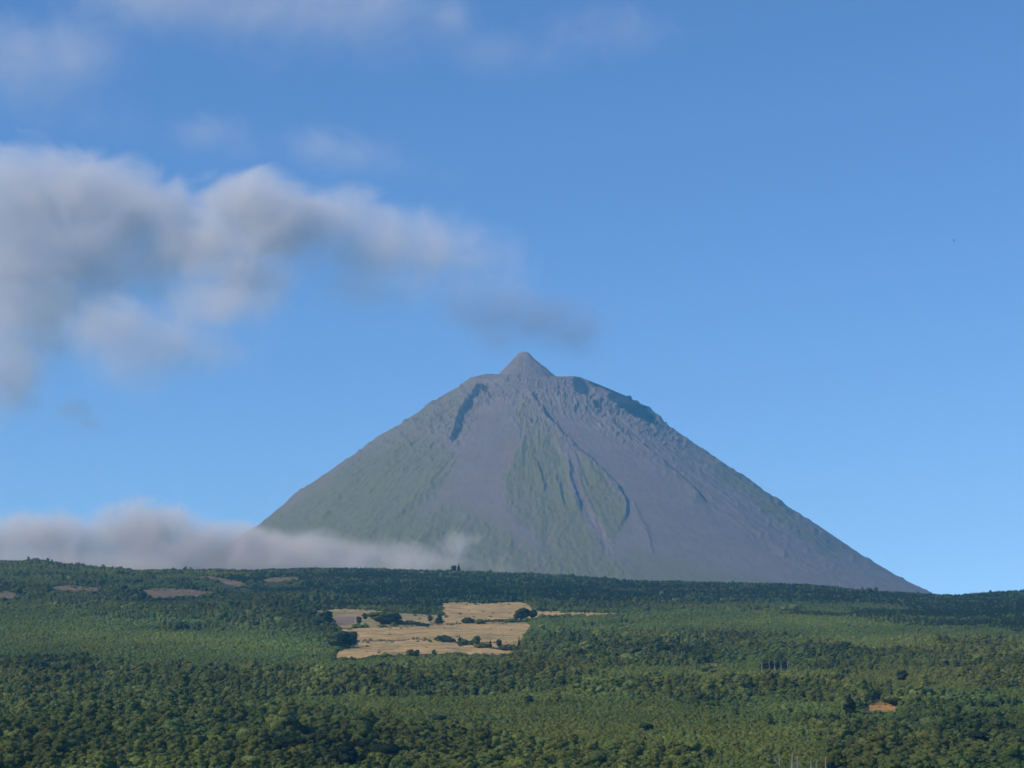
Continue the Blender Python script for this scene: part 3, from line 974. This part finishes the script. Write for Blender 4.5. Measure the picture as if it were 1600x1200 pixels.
def scarp(pts, h, back, drop, rag=3.0, taper=True):
    """A rib whose right-hand side falls away steeply (raised on its left, in metres)."""
    jx = rag * fbm(C0 / 6.0, V0 / 6.0, int(pts[0][0]), 3)
    jy = rag * fbm(C0 / 6.0 + 40, V0 / 6.0, int(pts[0][1]), 3)
    d, s, t = poly_dist(C0 + jx, V0 + jy, pts)
    prof_ = np.where(s > 0, np.exp(-(d / drop) ** 2), np.exp(-(d / back) ** 1.3))
    if taper:
        prof_ = prof_ * sstep(0, .12, t) * sstep(1.0, .85, t)
    return h * prof_ * fr


rid = P((818, 600), (832, 622), (850, 645), (868, 668), (900, 702), (925, 722), (945, 740), (965, 762), (978, 784), (977, 806), (958, 838))
disp += scarp(rid, 15, 24, 2.2, 1.5)
disp += sstep(585, 612, V0) * scarp(P((757, 598), (735, 625), (722, 650), (714, 672), (706, 700)), 5, 12, 4, 12)
disp += scarp(P((885, 720), (890, 745), (898, 775), (908, 800)), 11, 9, 3, 3)
disp += scarp(P((838, 720), (845, 745), (853, 768)), 8, 7, 2.5, 3)
disp += scarp(P((868, 740), (874, 765), (880, 790)), 8, 7, 2.5, 3)
disp += scarp(P((938, 645), (962, 668), (1000, 695), (1045, 732), (1080, 762), (1105, 785)), 13, 14, 3, 3)
disp += scarp(P((1095, 712), (1150, 748), (1200, 785), (1250, 822), (1310, 862)), 12, 14, 7, 4)
disp += scarp(P((690, 745), (650, 785), (600, 820), (560, 845)), 9, 12, 5, 4)
disp += scarp(P((560, 745), (520, 785), (500, 820)), 7, 12, 5, 4)
disp += scarp(P((985, 780), (1010, 830), (1020, 870)), 5, 10, 4, 4)
disp += scarp(P((1150, 735), (1200, 768), (1230, 792)), 9, 6, 4, 3)
# the crater wall: a step in the front rim whose foot runs (868,612) - (1022,664)
foot = P((800, 606), (850, 612), (900, 618), (930, 624), (955, 634), (985, 652), (1022, 664), (1026, 650))
dF, sF, tF = poly_dist(C0 + 1.6 * fbm(C0 / 5, V0 / 5, 91, 3), V0 + 1.6 * fbm(C0 / 5 + 9, V0 / 5, 92, 3), foot)
below = sF < 0
wall_w = sstep(0, .18, tF) * sstep(1.02, .93, tF) * fr
disp += wall_w * np.where(sF < 0, 14 * np.exp(-(dF / 14)), -14 * np.exp(-(dF / 9.0)))
crag = np.maximum(0, fbm(C0 / 5.0, V0 / 5.0, 93, 3)) * np.exp(-(dF / 16.0) ** 2) * sstep(0.0, .3, tF)
disp += 11 * crag * fr * calm
# crags on the skyline right of the wall
for cc, vv, h_ in ((984, 620, 16), (996, 626, 13), (1030, 650, 8), (632, 657, 12), (560, 702, 6), (470, 766, 6), (430, 796, 5), (1100, 699, 6), (1200, 766, 6), (1265, 810, 5), (1362, 872, 7), (760, 582, 5)):
    disp += h_ * np.exp(-(((C0 - cc) / 4.0) ** 2 + ((V0 - vv) / 4.0) ** 2))
MZ = hz + disp * .85
rm = np.minimum(RAD, 3900)
# outward share of the displacement so that scarps stand proud of the slope
out_ = disp * .55 * slope_fade
MX2, MY2 = MX + out_ * ct, MY + out_ * np.sin(TH)
me = mesh_np('mountain', np.stack([MX2, MY2, MZ], -1).reshape(-1, 3), grid_faces(*MX.shape, wrap=True)[:, ::-1])

# ---- what grows and lies where, and where shade is painted
jc = C0 + 9 * fbm(C0 / 26, V0 / 22, 101, 4)
jv = V0 + 9 * fbm(C0 / 26, V0 / 22, 103, 4)
veg = np.zeros_like(hz)
for p, s, w in [(P((380, 835), (470, 775), (560, 715), (640, 680), (690, 690), (712, 720), (700, 755), (655, 800), (700, 790), (770, 815), (850, 862), (850, 930), (380, 930)), 22, .95),
                (P((812, 700), (832, 668), (862, 690), (886, 725), (884, 760), (902, 800), (935, 860), (990, 890), (990, 930), (860, 930), (850, 855), (795, 795), (786, 745)), 8, 1.0),
                (P((903, 712), (930, 728), (950, 748), (977, 786), (975, 812), (957, 842), (936, 812), (915, 780), (903, 750)), 4, 1.0),
                (P((985, 868), (1050, 872), (1120, 890), (1200, 905), (1200, 940), (985, 940)), 14, .75),
                (P((1095, 716), (1130, 735), (1200, 782), (1262, 828), (1320, 868), (1300, 868), (1240, 830), (1180, 790), (1130, 760)), 8, .8),
                (P((690, 560), (760, 590), (720, 660), (690, 690), (620, 690), (480, 780), (420, 800)), 30, .38),
                (P((800, 640), (822, 625), (850, 660), (880, 700), (850, 700), (810, 700)), 12, .45)]:
    veg = np.maximum(veg, w * soft_poly(jc, jv, p, s))
veg = np.where(np.sin(TH) > .2, .4 + .3 * ribs, veg)
veg = np.clip(veg + .28 * (ribs + .6 * grain) * (veg > .1), 0, 1)
rust = np.clip(soft_poly(jc, jv, P((902, 700), (912, 720), (905, 755), (925, 800), (920, 800), (900, 755)), 5) + .7 * soft_poly(jc, jv, P((790, 690), (800, 690), (790, 740), (780, 760)), 6)
               + .5 * upper * np.maximum(0, fbm(ang * 40, RAD / 120, 107, 3)), 0, 1)
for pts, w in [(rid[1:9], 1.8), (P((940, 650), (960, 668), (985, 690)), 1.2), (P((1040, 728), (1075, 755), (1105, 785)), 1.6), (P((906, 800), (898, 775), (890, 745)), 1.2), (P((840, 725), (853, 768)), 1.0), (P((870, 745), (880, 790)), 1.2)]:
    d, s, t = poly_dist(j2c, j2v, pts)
    dark = np.maximum(dark, .85 * np.exp(-(d / w) ** 2) * (.45 + .55 * sstep(-.4, .3, fbm(C0 / 12, V0 / 12, 115, 2))))  # scarp edges darkened in colour to paint their shaded side
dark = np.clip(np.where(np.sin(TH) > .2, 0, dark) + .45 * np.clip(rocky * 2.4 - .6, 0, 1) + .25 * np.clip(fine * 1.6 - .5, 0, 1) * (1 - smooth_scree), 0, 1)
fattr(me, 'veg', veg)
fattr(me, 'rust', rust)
fattr(me, 'rock', dark)  # dark rock and painted shade in one mask
g = NT('volcanic_slope')
geo = g.n('ShaderNodeNewGeometry')
n1 = g.ramp(g.noise(.012, 6, .6), .3, .7)
n2 = g.ramp(g.noise(.06, 5, .7), .3, .75)
scree = g.mix(n1, (0.120, 0.108, 0.102), (0.160, 0.144, 0.136))
scree = g.mix(g.attr('rust').outputs['Fac'], scree, (0.175, 0.130, 0.095))
scree = g.mix(g.math('MULTIPLY', n2, .4), scree, (0.105, 0.09, 0.085))
grass = g.mix(n2, (0.090, 0.100, 0.042), (0.132, 0.134, 0.056))
colr = g.mix(g.attr('veg').outputs['Fac'], scree, grass)
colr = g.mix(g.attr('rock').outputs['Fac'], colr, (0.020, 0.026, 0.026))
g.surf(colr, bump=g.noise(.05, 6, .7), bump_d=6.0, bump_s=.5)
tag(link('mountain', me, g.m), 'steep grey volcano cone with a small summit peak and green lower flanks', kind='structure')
ZTOP = float(MZ.max())
print('mountain top', ZTOP, 'verts', len(me.vertices))

# ================================================================== CLOUDS
def cloud(name, y, blobs, dens, label, cat, noise_m=420.0, amp=1.05, thr=.27, soft=.6, step=.2, depth=1.0, col=(.99, .99, .99), an=-.05, kind=None, grow=2.0, sub=3):
    cc = [place(b[0], b[1], y + (b[5] if len(b) > 5 else 0)) for b in blobs]
    ctr = np.mean(np.array(cc), 0)
    bm_parts, data = [], []
    for (bx, by, rx, ry, w, *q), p in zip(blobs, cc):
        k = y / F / CP
        r3 = np.array([rx * k, math.sqrt(rx * ry) * k * depth, ry * k]) * grow
        data.append((np.array(p) - ctr, r3, w))
        V, Fc = ico(sub)
        bm_parts.append((V * r3 * 1.0 + (np.array(p) - ctr), Fc))
    me = join(name + '_hull', bm_parts)
    tmp = bpy.data.objects.new('tmp', me)
    COL.objects.link(tmp)
    rmod = tmp.modifiers.new('remesh', 'REMESH')
    rmod.mode = 'VOXEL'
    rmod.voxel_size = max(12.0, float(np.min([d[1].min() for d in data])) * .22)
    rmod.use_smooth_shade = True
    dg = bpy.context.evaluated_depsgraph_get()
    hull = bpy.data.meshes.new_from_object(tmp.evaluated_get(dg))
    bpy.data.objects.remove(tmp)
    bpy.data.meshes.remove(me)
    g = NT(name + '_vapour')
    tc = g.n('ShaderNodeTexCoord')
    Fd = None
    for ctr_i, r3, w in data:
        a = g.n('ShaderNodeVectorMath', operation='SUBTRACT')
        g.l(tc.outputs['Object'], a.inputs[0])
        a.inputs[1].default_value = tuple(float(t) for t in ctr_i)
        b = g.n('ShaderNodeVectorMath', operation='DIVIDE')
        g.l(a.outputs[0], b.inputs[0])
        b.inputs[1].default_value = tuple(float(t) for t in r3)
        ln = g.n('ShaderNodeVectorMath', operation='LENGTH')
        g.l(b.outputs[0], ln.inputs[0])
        f = g.math('MULTIPLY_ADD', ln.outputs['Value'], -w, w)
        Fd = f if Fd is None else g.math('SMOOTH_MAX', Fd, f, .3)
    nz = g.n('ShaderNodeTexNoise')
    nz.inputs['Scale'].default_value = 1.0 / noise_m
    nz.inputs['Detail'].default_value = 7
    nz.inputs['Roughness'].default_value = .6
    nz.inputs['Distortion'].default_value = .9
    g.l(tc.outputs['Object'], nz.inputs['Vector'])
    q = g.math('MULTIPLY_ADD', nz.outputs['Fac'], amp, -amp * .5 - thr)
    q = g.math('ADD', q, Fd)
    sx = g.n('ShaderNodeSeparateXYZ')
    g.l(tc.outputs['Object'], sx.inputs[0])
    mr = g.n('ShaderNodeMapRange')
    zs = [v.co.z for v in hull.vertices]
    mr.inputs['From Min'].default_value, mr.inputs['From Max'].default_value = .7 * min(zs), .55 * max(zs)
    mr.inputs['To Min'].default_value, mr.inputs['To Max'].default_value = soft * 1.5, soft * .42
    g.l(sx.outputs['Z'], mr.inputs['Value'])
    e = g.math('DIVIDE', q, mr.outputs[0], clamp=True)
    core = g.math('MULTIPLY_ADD', g.math('MULTIPLY', q, 1.3, clamp=True), .75, .25)
    q = g.math('MULTIPLY', g.math('POWER', e, 1.3), core)
    q = g.math('MULTIPLY', q, dens)
    pv = g.n('ShaderNodeVolumePrincipled')
    pv.inputs['Color'].default_value = (*col, 1)
    pv.inputs['Anisotropy'].default_value = an
    g.l(q, pv.inputs['Density'])
    g.l(pv.outputs[0], g.out.inputs['Volume'])
    g.m.cycles.volume_step_rate = step
    hull.materials.clear()
    o = link(name, hull, g.m, None, tuple(float(t) for t in ctr))
    print(name, 'bottom', min(v.co.z for v in hull.vertices) + ctr[2], len(hull.vertices))
    return tag(o, label, cat, 'clouds', kind)


YC = 12500
cloud('cloud', YC, [(40, 330, 110, 75, 1), (120, 315, 95, 62, 1), (205, 335, 85, 62, 1), (20, 420, 130, 75, .9), (130, 410, 140, 70, .9), (250, 390, 95, 60, .8),
                    (20, 500, 120, 75, .9), (120, 480, 110, 60, .75)], .0055, 'largest grey cloud bank with a bright domed top at the left edge', 'cloud', soft=.42)
cloud('cloud', YC - 250, [(385, 325, 70, 52, 1), (430, 360, 75, 60, 1), (340, 390, 85, 55, .8), (390, 440, 80, 55, .85), (330, 460, 90, 45, .6)], .0075,
      'rounded cloud puff in the middle of the bank, right of its bright dome', 'cloud', soft=.45)
cloud('cloud', YC - 100, [(540, 345, 60, 45, 1), (590, 385, 85, 62, 1), (665, 395, 85, 52, .95), (735, 410, 70, 38, .85), (560, 450, 75, 45, .8), (640, 450, 80, 38, .7), (800, 455, 60, 34, .7), (720, 450, 80, 34, .75)], .0042,
      'pale cloud at the right end of the bank, tapering towards the summit', 'cloud')
cloud('cloud', YC - 1000, [(180, 515, 75, 50, 1), (250, 540, 85, 52, 1), (320, 550, 70, 38, .9), (210, 570, 75, 40, .9), (330, 490, 80, 40, .8)], .0042, 'lower grey cloud lobe hanging under the big bank', 'cloud', col=(.88, .89, .92))  # colour lowered to paint in the shade of the bank above
cloud('cloud', YC + 900, [(10, 590, 60, 50, 1), (25, 620, 45, 36, .9)], .0060, 'dull grey cloud lump low at the left edge', 'cloud', col=(.82, .82, .86))
cloud('cloud', YC, [(115, 640, 30, 17, 1), (140, 662, 28, 18, 1)], .0040, 'tiny dark cloud scrap alone low in the left sky', 'cloud', noise_m=160, col=(.5, .55, .66))  # vapour darkened in place of shade from higher clouds
cloud('cloud', YC + 900, [(500, 230, 55, 36, 1), (560, 245, 70, 34, 1), (630, 262, 70, 26, .8), (690, 275, 45, 16, .7)], .0017, 'thin pale cloud with a tail, above the bank and right of centre', 'cloud', soft=.95)
cloud('cloud', YC + 700, [(330, 210, 65, 32, 1), (390, 235, 70, 36, .8)], .0013, 'faint thin cloud left of the pale tailed cloud', 'cloud', soft=.95)
cloud('cloud', YC + 1500, [(30, 90, 90, 55, 1), (110, 95, 75, 55, 1), (60, 140, 100, 55, .8), (150, 190, 90, 40, .7)], .0013, 'soft veiled cloud in the upper left corner', 'cloud', soft=1.0, thr=.2)
cloud('cloud', YC + 1700, [(250, 5, 140, 45, 1), (400, 12, 150, 50, 1), (540, 25, 130, 60, 1), (620, 55, 110, 45, .8), (450, 80, 160, 45, .55)], .0012, 'wide thin veil cut by the top edge of the photo', 'cloud', soft=1.0, thr=.2)
cloud('cloud', YC + 1900, [(708, 30, 38, 38, .9), (760, 85, 80, 34, 1), (850, 90, 75, 28, .8), (930, 55, 110, 36, .8), (1010, 70, 60, 22, .7)], .0011, 'faint streaky cloud above the summit near the top', 'cloud', soft=1.0, thr=.2)
cloud('cloud', YC - 900, [(770, 490, 75, 36, 1), (845, 505, 65, 36, 1.1), (890, 525, 55, 34, 1.1), (780, 530, 55, 30, .9)], .0036, 'thin smoky wisp drifting just above the summit', 'cloud', noise_m=240, col=(.45, .52, .66))  # shade from the clouds above is put into its dark colour
# low cloud lying behind the ridge, against the foot of the volcano
cloud('low_cloud', 4900, [(-20, 850, 80, 40, 1), (60, 850, 90, 42, 1), (150, 860, 90, 36, 1), (228, 838, 75, 44, 1.2), (300, 862, 95, 38, 1.2), (360, 868, 85, 34, 1.35), (420, 872, 75, 27, 1.2), (470, 866, 80, 28, 1), (545, 868, 60, 24, .95),
                     (120, 895, 260, 36, 1.15), (370, 890, 240, 30, 1.15)], .0250, 'long low bank of cloud lying behind the ridge at the foot of the volcano', 'low_cloud', noise_m=110, kind=None, depth=.8, step=.12, grow=1.9)
cloud('low_cloud', 5000, [(625, 864, 45, 20, 1), (665, 874, 50, 18, .95), (712, 856, 34, 24, 1), (732, 846, 22, 16, .9), (700, 878, 70, 18, .9), (780, 890, 70, 12, .7)], .0130, 'small torn puff of cloud in front of the volcano foot', 'low_cloud', noise_m=95, depth=.9, step=.15, amp=1.5, thr=.34)

# ================================================================== AIR
zt, zb = ZTOP + 12, ZMIN - 1
bm = bmesh.new()
bmesh.ops.create_cube(bm, size=1.0)
me = bpy.data.meshes.new('haze')
for v_ in bm.verts:
    v_.co = ((-13000 if v_.co.x < 0 else 13000), (-3100 if v_.co.y < 0 else 12950), (zb if v_.co.z < 0 else zt))
bm.to_mesh(me)
bm.free()
g = NT('air')
pv = g.n('ShaderNodeVolumePrincipled')
pv.inputs['Color'].default_value = (.12, .53, 1.0, 1)
pv.inputs['Absorption Color'].default_value = (1, 1, 1, 1)
pv.inputs['Density'].default_value = 5.2e-5
pv.inputs['Anisotropy'].default_value = 0.0
g.l(pv.outputs[0], g.out.inputs['Volume'])
tag(link('haze', me, g.m), 'thin blue haze filling the air over the hillside and the volcano', kind='stuff')

# ================================================================== BIRD
bx, by, bz = place(1490, 376, 900)
bm = bmesh.new()
body = [(-.30, .015), (-.22, .07), (0, .09), (.15, .06), (.24, .045), (.30, .01)]
rings = []
for yy, q in body:
    rings.append([bm.verts.new((q * math.cos(a), yy, q * .8 * math.sin(a))) for a in np.linspace(0, 2 * math.pi, 8, endpoint=False)])
for a, b in zip(rings[:-1], rings[1:]):
    for j in range(8):
        bm.faces.new((a[j], a[(j + 1) % 8], b[(j + 1) % 8], b[j]))
bm.faces.new(rings[0][::-1])
bm.faces.new(rings[-1])
for s in (-1, 1):
    pts = [(.05, .12, .03), (.35, .16, .16), (.68, .05, .10), (.66, -.04, .10), (.34, -.06, .15), (.05, -.14, .02)]
    top = [bm.verts.new((s * x, y_, z_ + .012)) for x, y_, z_ in pts]
    bot = [bm.verts.new((s * x, y_, z_ - .012)) for x, y_, z_ in pts]
    for L_ in (top, bot[::-1]):
        bm.faces.new(L_ if s > 0 else L_[::-1])
    for j in range(6):
        bm.faces.new((top[j], bot[j], bot[(j + 1) % 6], top[(j + 1) % 6]))
tail = [(-.05, -.26, 0), (.05, -.26, 0), (.11, -.46, .01), (-.11, -.46, .01)]
top, bot = [bm.verts.new((x, y_, z_ + .01)) for x, y_, z_ in tail], [bm.verts.new((x, y_, z_ - .01)) for x, y_, z_ in tail]
bm.faces.new(top)
bm.faces.new(bot[::-1])
for j in range(4):
    bm.faces.new((top[j], bot[j], bot[(j + 1) % 4], top[(j + 1) % 4]))
bmesh.ops.recalc_face_normals(bm, faces=bm.faces)
me = bpy.data.meshes.new('bird')
bm.to_mesh(me)
bm.free()
gbd = NT('feathers')
M_b = gbd.surf(gbd.mix(gbd.noise(9, 3), (.05, .045, .04), (.11, .09, .07)))
o = link('bird', me, M_b, None, (bx, by, bz))
o.rotation_euler = (R(6), R(14), R(60))
o.scale = (1.3, 1.3, 1.3)
tag(o, 'tiny dark bird gliding alone in the clear sky on the right', 'bird')

# ================================================================== LIGHT
w = bpy.data.worlds.new('World')
S.world = w
w.use_nodes = True
nt = w.node_tree
bg = nt.nodes['Background']
sky = nt.nodes.new('ShaderNodeTexSky')
sky.sky_type = 'NISHITA'
sky.sun_disc = False
sky.sun_elevation, sky.sun_rotation = R(SUN_EL), R(SUN_AZ)
sky.air_density, sky.dust_density, sky.ozone_density, sky.altitude = 0.7, 0.0, 10.0, 800
nt.links.new(sky.outputs[0], bg.inputs['Color'])
bg.inputs['Strength'].default_value = 0.15
sd = bpy.data.lights.new('sun', 'SUN')
sd.energy, sd.angle, sd.color = 2.7, R(.53), (1.0, .89, .71)
so = bpy.data.objects.new('sun', sd)
COL.objects.link(so)
dirv = Vector((math.sin(R(SUN_AZ)) * math.cos(R(SUN_EL)), math.cos(R(SUN_AZ)) * math.cos(R(SUN_EL)), math.sin(R(SUN_EL))))
so.rotation_euler = (-dirv).to_track_quat('-Z', 'Y').to_euler()
so.location = (0, 0, 3000)

S.view_settings.view_transform = 'Standard'
S.view_settings.look = 'None'
S.view_settings.exposure = 0.45
S.view_settings.gamma = 1.0
cy = S.cycles
cy.max_bounces, cy.diffuse_bounces, cy.transmission_bounces, cy.volume_bounces, cy.transparent_max_bounces = 4, 2, 2, 1, 16
cy.use_denoising = True
try:
    cy.denoiser = 'OPENIMAGEDENOISE'
    cy.denoising_input_passes = 'RGB_ALBEDO_NORMAL'
except Exception:
    pass
cy.volume_max_steps = 512
cy.sample_clamp_indirect = 4.0
